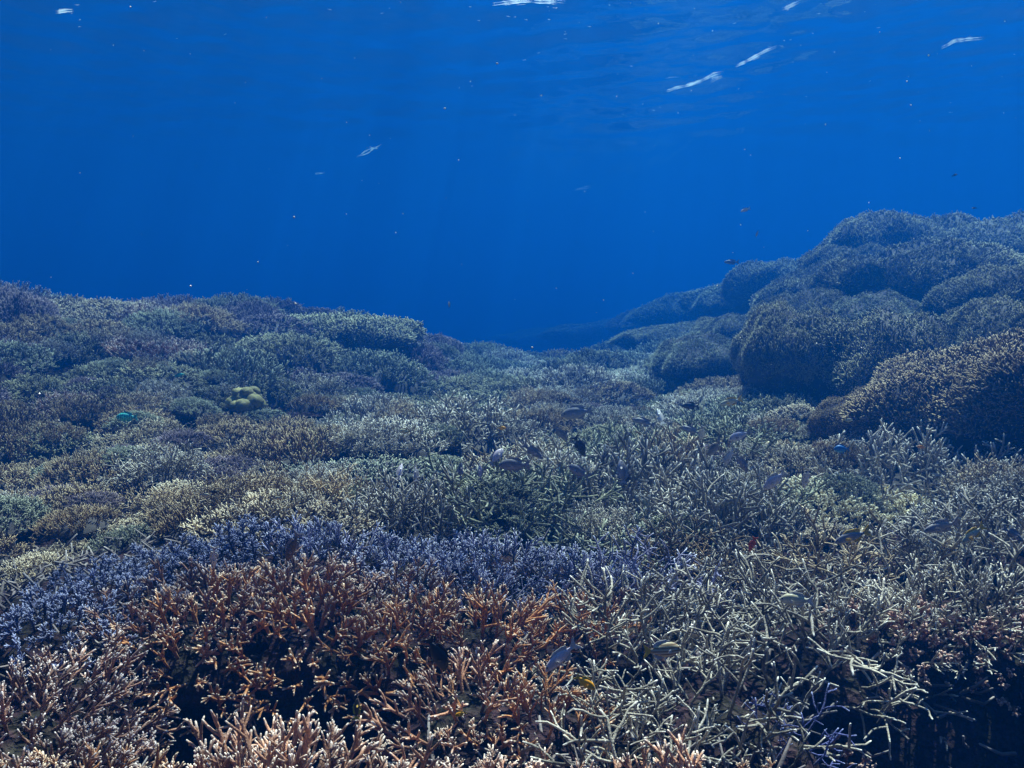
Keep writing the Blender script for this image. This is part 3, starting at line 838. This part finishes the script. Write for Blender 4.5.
for p, q, step in fill:
    form, mat = r.choice(zone(q[0], q[1], p.y))
    tb = False
    if tb: form = 'table'
    s = step / .62 * r.uniform(.66, 1.15) * (.72 if tb else 1)
    mid_colony(p, s, form, mat, None, None, zs=(1.5 if tb else r.uniform(.8, 1.7)) / (1 + .02 * p.y), r=r)

# ------------------------------------------------------------------ broken branches between the colonies
mb = MB(); r = random.Random(9)
for i in range(9000):
    Y = 1.6 + 5.9 * r.random() ** 1.6 if i < 8000 else r.uniform(7, 14)
    X = r.uniform(-.75, .75) * Y
    z = float(lumps(np.array(X), np.array(Y))) * 0
    mb._p = getattr(mb, '_p', []); mb._p.append((X, Y))
P2 = np.array(mb._p); Z2 = ground(P2[:, 0], P2[:, 1])
for (X, Y), z in zip(P2, Z2):
    a = r.uniform(0, 6.28); e = r.uniform(-.15, .9); L = r.uniform(.04, .16)
    d = Vector((math.cos(a) * math.cos(e), math.sin(a) * math.cos(e), math.sin(e)))
    p = Vector((X, Y, z + r.uniform(0, .03))); k = rv(r, L * .12)
    rr = r.uniform(.004, .008)
    mb.tube([p, p + d * L * .5 + k, p + d * L], [rr, rr * .95, rr * .6], 4, [0, 0, r.random() * .7])
rub = link_mesh('coral_rubble', mb.mesh('coral_rubble'), 'rubble')
tag(rub, 'broken grey coral sticks littering the floor between colonies', kind='stuff')

# ------------------------------------------------------------------ fish
def loft_body(slim):
    mb = MB(); n = 12
    xs = [.50, .485, .45, .39, .30, .20, .08, -.05, -.17, -.27, -.34, -.39]
    hs = [.012, .035, .075, .120, .165, .195, .205, .185, .145, .100, .065, .048]
    cs = [-.015, -.012, -.006, 0, .006, .01, .01, .006, .003, 0, 0, 0]
    for x, h, c in zip(xs, hs, cs):
        h *= slim; wd = h * .46 if x > -.2 else h * .38
        for j in range(n):
            a = 2 * math.pi * j / n
            mb.v.append(Vector((x, math.cos(a) * wd, c + math.sin(a) * h))); mb.t.append(0)
    k = len(xs)
    for i in range(k - 1):
        for j in range(n):
            a = i * n + j; b = i * n + (j + 1) % n
            mb.f.append((a, b, b + n, a + n))
    mb.f.append(tuple(range(n))[::-1]); mb.f.append(tuple((k - 1) * n + j for j in range(n)))
    return mb.mesh('fish_body')
def plate(name, outline, th=.006):
    mb = MB(); n = len(outline)
    for s in (-1, 1):
        for x, z in outline: mb.v.append(Vector((x, s * th, z))); mb.t.append(0)
    mb.f.append(tuple(range(n))); mb.f.append(tuple(n + n - 1 - i for i in range(n)))
    for i in range(n):
        j = (i + 1) % n; mb.f.append((i, i + n, j + n, j))
    return mb.mesh(name, smooth=False)
def ball(name, rad):
    mb = MB(); n, k = 8, 6
    for i in range(k + 1):
        a = math.pi * i / k
        for j in range(n):
            b = 2 * math.pi * j / n; mb.v.append(Vector((math.sin(a) * math.cos(b), math.cos(a) * .5, math.sin(a) * math.sin(b))) * rad); mb.t.append(0)
    for i in range(k):
        for j in range(n):
            a = i * n + j; b = i * n + (j + 1) % n; mb.f.append((a, b, b + n, a + n))
    return mb.mesh(name)
FISH = {}
for kind, slim in (('deep', 1.0), ('slender', .68), ('round', 1.32)):
    FISH[kind] = dict(
        body=loft_body(slim),
        tail_fin=plate('tail_fin', [(-.37, .045), (-.43, .075), (-.52, .15), (-.60, .20), (-.575, .12), (-.53, .03), (-.525, 0), (-.53, -.03), (-.575, -.12), (-.60, -.20), (-.52, -.15), (-.43, -.075), (-.37, -.045)]),
        dorsal_fin=plate('dorsal_fin', [(.22, .17 * slim), (.17, .17 * slim + .06), (.05, .19 * slim + .085), (-.10, .17 * slim + .085), (-.22, .13 * slim + .10), (-.31, .09 * slim + .075), (-.29, .06 * slim), (-.05, .16 * slim)]),
        anal_fin=plate('anal_fin', [(-.02, -.17 * slim), (-.08, -.16 * slim - .08), (-.18, -.13 * slim - .10), (-.29, -.08 * slim - .07), (-.28, -.055 * slim)]),
        pelvic_fin=plate('pelvic_fin', [(.15, -.18 * slim), (.08, -.17 * slim), (.00, -.18 * slim - .11), (.08, -.18 * slim - .07)]),
        pectoral_fin=plate('pectoral_fin', [(.0, .02), (-.05, .055), (-.15, .04), (-.17, .0), (-.13, -.04), (-.03, -.03)], .003),
        eye=ball('eye', .028),
    )
def fish(px, py, lpx, ang, kind, skin, fin, label, Y=None, above=.27, yaw=0.0, tail=None, group=None):
    """ang: heading in the picture plane in degrees (0 = right, 90 = up); yaw: turn of the head away from the camera"""
    if Y is None:
        Y = max(1.6, hit(px, py, above).y)
    p = at(px, py, Y); L = lpx / F * Y / max(.35, math.cos(R(yaw)))
    c = CAM_M
    rt, up, fw = c @ Vector((1, 0, 0)), c @ Vector((0, 1, 0)), c @ Vector((0, 0, -1))
    flip = 1 if math.cos(R(ang)) >= 0 else -1
    hd = (rt * math.cos(R(ang)) + up * math.sin(R(ang))) * math.cos(R(yaw)) + fw * math.sin(R(yaw))
    hd.normalize()
    ref = (-rt * math.sin(R(ang)) + up * math.cos(R(ang))) * flip
    yv = ref.cross(hd).normalized(); zv = hd.cross(yv)
    M = Matrix((hd, yv, zv)).transposed().to_4x4()
    root = empty('fish', Matrix.Translation(p) @ M @ Matrix.Scale(L / 1.08, 4))
    tag(root, label, 'fish', group)
    K = FISH[kind]; sl = {'deep': 1, 'slender': .68, 'round': 1.32}[kind]
    link_mesh('body', K['body'], skin, root)
    for f in ('tail_fin', 'dorsal_fin', 'anal_fin', 'pelvic_fin'):
        link_mesh(f, K[f], (tail if tail and f == 'tail_fin' else fin), root)
    for s in (-1, 1):
        q = link_mesh('pectoral_fin', K['pectoral_fin'], fin, root)
        q.location = (.20, s * .07 * sl, -.03); q.rotation_euler = (0, 0, -s * .6)
        e = link_mesh('eye', K['eye'], 'eye_black', root); e.location = (.40, s * .045 * sl, .035)
    return root

G = 'grey fish schooling over the pale stick coral'
FL = [
    (513, 465, 32, 180, 'deep', 'skin_grey', 'fin_grey', 'dark grey fish facing left, largest of the school over the pale sticks', 0, G),
    (576, 413, 32, 190, 'deep', 'skin_grey', 'fin_grey', 'dark grey fish facing left highest in the middle of the reef', 0, G),
    (497, 456, 20, 50, 'deep', 'skin_lilac', 'fin_grey', 'small grey fish tilting up just behind the largest of the school', 20, G),
    (534, 452, 26, -38, 'slender', 'skin_grey', 'fin_grey', 'slender grey fish heading down right behind the largest of the school', 10, G),
    (578, 471, 24, 150, 'deep', 'skin_grey', 'fin_grey', 'grey fish low in the school under the diagonal ones', 10, G),
    (561, 434, 22, -48, 'slender', 'skin_grey', 'fin_grey', 'thin grey fish diving right below the highest grey fish', 20, G),
    (580, 447, 24, -62, 'slender', 'skin_dark', 'fin_dark', 'dark thin fish diving steeply beside the lavender crest end', 20, G),
    (622, 471, 24, 95, 'deep', 'skin_grey', 'fin_grey', 'grey fish pointing upward between the pale sticks', 15, G),
    (643, 422, 24, 165, 'slender', 'skin_grey', 'fin_grey', 'slender grey fish facing left above the pale stick coral', 10, G),
    (660, 416, 16, 105, 'slender', 'skin_pale', 'fin_pale', 'small pale fish pointing up beside the slender grey one', 30, G),
    (690, 430, 22, 160, 'slender', 'skin_grey', 'fin_grey', 'faint grey fish left of the small pink headed one', 10, G),
    (702, 434, 16, 265, 'slender', 'skin_pale', 'fin_pale', 'small pale fish pointing straight down over the stick coral', 30, G),
    (739, 436, 24, 200, 'deep', 'skin_lilac', 'fin_grey', 'lilac grey fish facing left near the cream coral', 0, G),
    (729, 457, 22, 245, 'slender', 'skin_pale', 'fin_pale', 'shiny pale fish diving left below the lilac grey one', 10, G),
    (742, 463, 24, -55, 'slender', 'skin_grey', 'fin_grey', 'grey fish diving right beside the shiny pale one', 10, G),
    (714, 449, 18, 240, 'deep', 'skin_grey', 'fin_grey', 'grey fish head down left of the shiny pale one', 30, G),
    (774, 481, 28, 222, 'deep', 'skin_lilac', 'fin_pale', 'pinkish fish diving left under the cream coral', 10, G),
    (806, 479, 22, 262, 'slender', 'skin_pale', 'fin_pale', 'pale fish hanging head down left of the cream coral', 20, G),
    (400, 471, 16, 80, 'slender', 'skin_lilac', 'fin_grey', 'small lilac fish upright beside the green table coral', 30, G),
    (416, 474, 14, 95, 'slender', 'skin_grey', 'fin_grey', 'small grey fish upright right of the small lilac one', 30, G),
    (461, 470, 16, 88, 'slender', 'skin_grey', 'fin_grey', 'small grey upright fish left of the school', 8, G),
    (480, 472, 16, 92, 'slender', 'skin_lilac', 'fin_grey', 'small upright fish touching the left of the largest grey fish', 8, G),
    (730, 402, 24, 195, 'slender', 'skin_sand', 'fin_yellow', 'sandy fish with yellow fins beyond the school', 0, None),
    (690, 406, 16, 180, 'deep', 'skin_dark', 'fin_dark', 'dark stubby fish left of the sandy yellow finned one', 20, None),
    (841, 449, 16, 180, 'round', 'skin_blue', 'fin_blue', 'round blue fish over the bright cream coral', 0, None),
    (921, 447, 9, 170, 'deep', 'skin_orange', 'fin_yellow', 'tiny orange fish right of the cream coral', 0, None),
    (851, 537, 38, 198, 'slender', 'skin_grey', 'fin_yellow', 'grey fish with a yellow back fin over the right stick coral', 0, None),
    (940, 527, 38, 195, 'slender', 'skin_grey', 'fin_grey', 'plain grey fish left of the yellow backed diver at right', 0, None),
    (972, 535, 30, 218, 'slender', 'skin_sand', 'fin_yellow', 'sandy fish diving left near the right edge', 0, None),
    (1014, 535, 26, -35, 'slender', 'skin_grey', 'fin_grey', 'grey fish slanting down at the right edge', 0, None),
    (795, 600, 32, 180, 'deep', 'skin_sand', 'fin_pale', 'pale sandy fish facing left among the whitish sticks', 15, None),
    (664, 650, 40, 0, 'deep', 'skin_banded', 'fin_pale', 'striped pale fish facing right with a forked yellow tail', 15, None),
    (560, 658, 44, 222, 'slender', 'skin_lilac', 'fin_pale', 'large lilac grey fish diving left in front of the orange coral', 0, None),
    (586, 683, 24, -35, 'deep', 'skin_yellow', 'fin_yellow', 'bright yellow orange fish just below the large lilac fish', 0, None),
    (460, 714, 12, 200, 'deep', 'skin_yellow', 'fin_yellow', 'tiny yellow fish among the pinkish coral tips near the bottom', 0, None),
    (438, 655, 40, -62, 'deep', 'skin_dark', 'fin_dark', 'black fish diving head down between the orange colonies', 10, None),
    (214, 558, 24, 262, 'slender', 'skin_pale', 'fin_pale', 'pale fish diving head down on the purplish ridge face', 20, None),
    (292, 548, 34, 245, 'slender', 'skin_brown', 'fin_grey', 'brown fish slanting down on the face of the ridge', 10, None),
    (126, 417, 22, 180, 'deep', 'skin_teal', 'fin_teal', 'bright teal fish with dark bars over the left bushes', 0, None),
    (279, 498, 11, 180, 'deep', 'skin_sand', 'fin_yellow', 'small yellowish damsel on the ridge crest', 0, None),
    (205, 495, 10, 0, 'deep', 'skin_sand', 'fin_grey', 'tiny dull damsel on the ridge crest below the tan bushes', 0, None),
    (214, 492, 9, 0, 'deep', 'skin_dark', 'fin_dark', 'tiny black damsel on the ridge crest below the tan bushes', 0, None),
    (752, 545, 17, 255, 'slender', 'skin_red', 'fin_red', 'red fish hiding at the mouth of the small dark cave', 20, None),
    (357, 708, 22, 88, 'slender', 'skin_brown', 'fin_yellow', 'brown fish standing upright in the dark hollow', 5, None),
    (155, 686, 22, 200, 'deep', 'skin_dark', 'fin_dark', 'black fish sheltering in the left end of the dark hollow', 10, None),
    (502, 428, 9, 0, 'deep', 'skin_yellow', 'fin_yellow', 'small yellow fish over the tan coral head in the middle', 0, None),
    (404, 431, 12, 180, 'deep', 'skin_sand', 'fin_yellow', 'small yellowish fish above the green table coral', 0, None),
    (424, 382, 8, 190, 'slender', 'skin_pale', 'fin_pale', 'tiny white fish glinting over the dark middle slope', 0, None),
    (180, 375, 10, 10, 'slender', 'skin_teal', 'fin_teal', 'tiny teal fish left of the brain coral', 0, None),
    (240, 297, 6, 60, 'slender', 'skin_pale', 'fin_pale', 'tiny white fish on top of the left skyline knob', 0, None),
    (848, 420, 10, 0, 'deep', 'skin_sand', 'fin_yellow', 'tiny yellowish fish beside the low hump of the big tan mound', 0, None),
]
for px, py, lp, an, kd, sk, fn, lab, yw, g in FL:
    fish(px, py, lp, an, kd, sk, fn, lab, yaw=yw, group=g, tail='fin_yellow' if sk == 'skin_banded' else None)
for px, py, lp, an, Yd, sk, fn, lab in [
    (745, 210, 10, 200, 8.0, 'skin_pale', 'fin_pale', 'pale fish alone in the open water left of the highest dome'),
    (757, 234, 6, 250, 8.0, 'skin_pale', 'fin_pale', 'tiny pale fish just under the lone pale fish in open water'),
    (731, 262, 15, 180, 12.0, 'skin_grey', 'fin_grey', 'dim fish in open water above the falling right skyline'),
    (955, 175, 6, 20, 8.0, 'skin_dark', 'fin_dark', 'tiny dark fish in the water above the highest dome'),
    (974, 208, 5, 180, 8.0, 'skin_dark', 'fin_dark', 'tiny dark fish close over the skyline dome at the right edge'),
    (449, 304, 6, 95, 7.0, 'skin_pale', 'fin_pale', 'tiny pale upright fish in the blue over the central gap')]:
    fish(px, py, lp, an, 'slender', sk, fn, lab, Y=Yd, group=None)

# ------------------------------------------------------------------ white slivers modelled in place of light glints on the surface
m, n, l, bs, out = new_mat('glint')  # white translucent skin imitating sky glints seen through steep wave facets
bs.inputs['Base Color'].default_value = (.9, .92, .92, 1); bs.inputs['Roughness'].default_value = .8
tl = n.new('ShaderNodeBsdfTranslucent'); tl.inputs['Color'].default_value = (.95, .95, .95, 1)
mx = n.new('ShaderNodeMixShader'); mx.inputs[0].default_value = .7
l.new(bs.outputs[0], mx.inputs[1]); l.new(tl.outputs[0], mx.inputs[2]); l.new(mx.outputs[0], out.inputs['Surface'])
def surf_pt(px, py):
    d = ray(px, py); Y = SURF / d.z
    for _ in range(4):
        Y = float(wave_z(np.array([d.x * Y]), np.array([Y]))[0]) / d.z
    return Vector((d.x * Y, Y, 0))
def glint(path, wid, label, seed, flecks=5, rag=.8):
    """path: pixel points along a glint; a tapering ragged white ribbon modelled in its place, loose flecks beside it"""
    r = random.Random(seed); mb = MB()
    P = [surf_pt(*q) for q in path]
    L = [(P[i + 1] - P[i]).length for i in range(len(P) - 1)]; tot = sum(L)
    def along(u):
        q = u * tot; i = 0
        while i < len(L) - 1 and q > L[i]: q -= L[i]; i += 1
        return P[i].lerp(P[i + 1], min(1, q / L[i])), (P[i + 1] - P[i]).normalized()
    def ribbon(u0, u1, w0, off):
        n = max(6, int((u1 - u0) * tot / .06)); ph = [r.uniform(0, 6.28) for _ in range(4)]; b0 = len(mb.v)
        for k in range(n + 1):
            t = k / n; p, d = along(u0 + (u1 - u0) * t); sd_ = Vector((-d.y, d.x, 0))
            env = (math.sin(math.pi * min(.999, t ** .8 + .001))) ** .9
            w = w0 * env * (1 + rag * (math.sin(17 * t + ph[0]) * .5 + math.sin(41 * t + ph[1]) * .5)) + .002
            c = p + sd_ * (off + w0 * .5 * math.sin(7 * t + ph[2]) + w0 * .3 * math.sin(19 * t + ph[3]))
            z = float(wave_z(np.array([c.x]), np.array([c.y]))[0]) - .02
            for s1, z1 in ((-1, 0), (0, -.35), (1, 0), (0, .35)):
                mb.v.append(Vector((c.x, c.y, z + z1 * w)) + sd_ * (s1 * w)); mb.t.append(0)
        for k in range(n):
            for j in range(4):
                a = b0 + k * 4 + j; b = b0 + k * 4 + (j + 1) % 4; mb.f.append((a, b, b + 4, a + 4))
    wid *= .36
    ribbon(0, 1, wid, 0)
    for k in range(flecks):
        u = r.uniform(.1, .8); ribbon(u, min(1, u + r.uniform(.05, .22)), wid * r.uniform(.25, .6), r.gauss(0, wid * 3))
    o = link_mesh('glint_streak', mb.mesh('glint_streak'), 'glint')
    tag(o, label, 'glint', 'white glints modelled on the surface'); o['kind'] = 'thing'
glint([(666, 91), (695, 83), (724, 72)], .085, 'long white glint streak slanting under the surface, lower half', 1, 6)
glint([(735, 66), (752, 58), (777, 46)], .05, 'thin white glint streak continuing up right from the long one', 2, 4, .9)
glint([(941, 48), (955, 41), (984, 38)], .07, 'white glint streak high in the right corner of the water', 3, 2)
glint([(492, 4), (520, 1), (566, 2)], .09, 'white glint patch at the top edge of the view', 4, 6, .9)
glint([(357, 156), (368, 152), (382, 144)], .07, 'faint white glint fleck high over the left middle of the reef', 5, 3, .9)
glint([(315, 174), (321, 173), (326, 172)], .08, 'small white dot left of the faint glint fleck', 6, 1)
glint([(575, 190), (584, 188), (592, 187)], .06, 'tiny glint dash over the central gap', 7, 1)
glint([(55, 12), (63, 11), (73, 10)], .07, 'pale glint dot near the top left corner', 8, 2)
glint([(782, 9), (790, 6), (800, 1)], .06, 'small glint dash at the top edge right of the long streak', 9, 2)

# tiny white solids modelled as sparkles of light under the surface
mb = MB(); r = random.Random(61)
for cx, cy, sx, sy, nn in ((545, 45, 70, 30, 34), (800, 45, 40, 14, 14), (960, 70, 45, 30, 16), (120, 40, 70, 30, 12), (370, 20, 60, 14, 10), (650, 110, 120, 30, 18), (590, 12, 60, 8, 10)):
    for i in range(nn // 2):
        py = r.gauss(cy, sy)
        if not -20 < py < 175: continue
        c = surf_pt(r.gauss(cx, sx), py); z = float(wave_z(np.array([c.x]), np.array([c.y]))[0]) + .002
        a = r.gauss(0, .5); d = Vector((math.cos(a), math.sin(a), 0)); q = Vector((-d.y, d.x, 0)); ln = r.uniform(.015, .08); wd = r.uniform(.005, .014); b0 = len(mb.v)
        for e in (d * ln, q * wd, d * -ln, q * -wd, Vector((0, 0, .008)), Vector((0, 0, -.008))):
            mb.v.append(Vector((c.x, c.y, z)) + e); mb.t.append(0)
        for f in ((0, 1, 4), (1, 2, 4), (2, 3, 4), (3, 0, 4), (1, 0, 5), (2, 1, 5), (3, 2, 5), (0, 3, 5)): mb.f.append(tuple(b0 + w_ for w_ in f))
fl = link_mesh('glint_specks', mb.mesh('glint_specks'), 'glint')
tag(fl, 'tiny scattered light sparkles modelled on the underside of the surface', kind='stuff')

# ------------------------------------------------------------------ drifting specks
mb = MB(); r = random.Random(33)
for i in range(260):
    Y = r.uniform(1.2, 7); X = r.uniform(-.62, .62) * Y; z = r.uniform(-.35, .38) * Y
    if z < float(canopy(np.array(X), np.array(Y))) + .1 or z > SURF - .2: continue
    s = r.uniform(.0008, .0022); c = Vector((X, Y, z)); b0 = len(mb.v)
    for d in ((1, 0, 0), (-1, 0, 0), (0, 1, 0), (0, -1, 0), (0, 0, 1), (0, 0, -1)):
        mb.v.append(c + Vector(d) * s * r.uniform(.7, 1.4)); mb.t.append(0)
    for f in ((0, 2, 4), (2, 1, 4), (1, 3, 4), (3, 0, 4), (2, 0, 5), (1, 2, 5), (3, 1, 5), (0, 3, 5)):
        mb.f.append(tuple(b0 + q for q in f))
sp = link_mesh('plankton', mb.mesh('plankton'), 'speck')
tag(sp, 'tiny pale plankton specks drifting in the water', kind='stuff')

# ------------------------------------------------------------------ wording for the middle-distance colonies
CW = {'lavender': 'lavender', 'olive_tan': 'tan', 'cream': 'cream', 'grey_green': 'grey green', 'dusky_purple': 'dusky purple', 'mauve_brown': 'mauve', 'pale_grey': 'pale grey', 'sea_green': 'sea green'}
FW = {'table': 'table coral', 'finger': 'staghorn coral', 'antler': 'stick coral', 'bush': 'bushy coral', 'knob': 'knobbly coral'}
MARKS = [(126, 417, 'the teal fish'), (246, 392, 'the yellow brain coral'), (365, 462, 'the green table coral'), (8, 285, 'the purple skyline knoll'),
         (95, 295, 'the pale skyline mound'), (243, 303, 'the dark skyline knob'), (335, 310, 'the wide dark skyline mound'),
         (405, 332, 'the dim skyline hump'), (502, 430, 'the small yellow fish'), (576, 413, 'the highest grey fish'),
         (512, 465, 'the largest grey fish'), (643, 422, 'the slender grey fish'), (730, 402, 'the sandy yellow finned fish'), (712, 345, 'the pale green mound'),
         (795, 320, 'the left overhanging mound'), (841, 449, 'the round blue fish'), (921, 447, 'the tiny orange fish'), (985, 380, 'the big tan mound'),
         (272, 472, 'the upright tan staghorn'), (424, 382, 'the tiny white fish'), (205, 495, 'the ridge crest'), (60, 515, 'the yellowish coral sprig'),
         (880, 300, 'the small bright green dome'), (640, 335, 'the faint far hump'), (775, 481, 'the pinkish diving fish'), (180, 375, 'the tiny teal fish'), (1000, 470, 'the dark gap at right'),
         (500, 365, 'the dark crested coral')]
used = {}
for o, p, s, form, mat, lab in mids:
    if lab: continue
    q = to_px(p)
    near = sorted(MARKS, key=lambda k: (k[0] - q[0]) ** 2 + ((k[1] - q[1]) * 1.6) ** 2)
    cands = []
    for mk in near[:2]:
        dx, dy = q[0] - mk[0], q[1] - mk[1]; dist = math.hypot(dx, dy)
        side = ('right of' if dx > 0 else 'left of') if abs(dx) > 1.3 * abs(dy) else ('beyond' if dy < 0 else 'in front of')
        for far in (['close ' + side] if dist < 45 else ['well ' + side if dist > 90 else side]):
            cands.append(f"{'large ' if s > 1.25 else 'small ' if s < .95 else ''}{CW[mat]} {FW[form]} {far} {mk[2]}")
    pick = next((c for c in cands if c not in used), cands[0])
    used.setdefault(pick, []).append(o)
ORD = ['leftmost', 'second', 'third', 'fourth', 'fifth', 'sixth', 'seventh', 'eighth']
for lab, os_ in used.items():
    os_.sort(key=lambda o: to_px(o.matrix_world.translation)[0])
    for i, o in enumerate(os_):
        if len(os_) == 1: o['label'] = lab
        else:
            o['label'] = (f"rightmost {lab}" if i == len(os_) - 1 else f"leftmost {lab}" if i == 0 else f"{ORD[min(i, 7)]} from left, {lab}")
            o['group'] = lab
print('TRIS', sum(len(p.vertices) - 2 for m_ in bpy.data.meshes for p in m_.polygons), 'MID', len(mids), 'objects', len(bpy.data.objects))
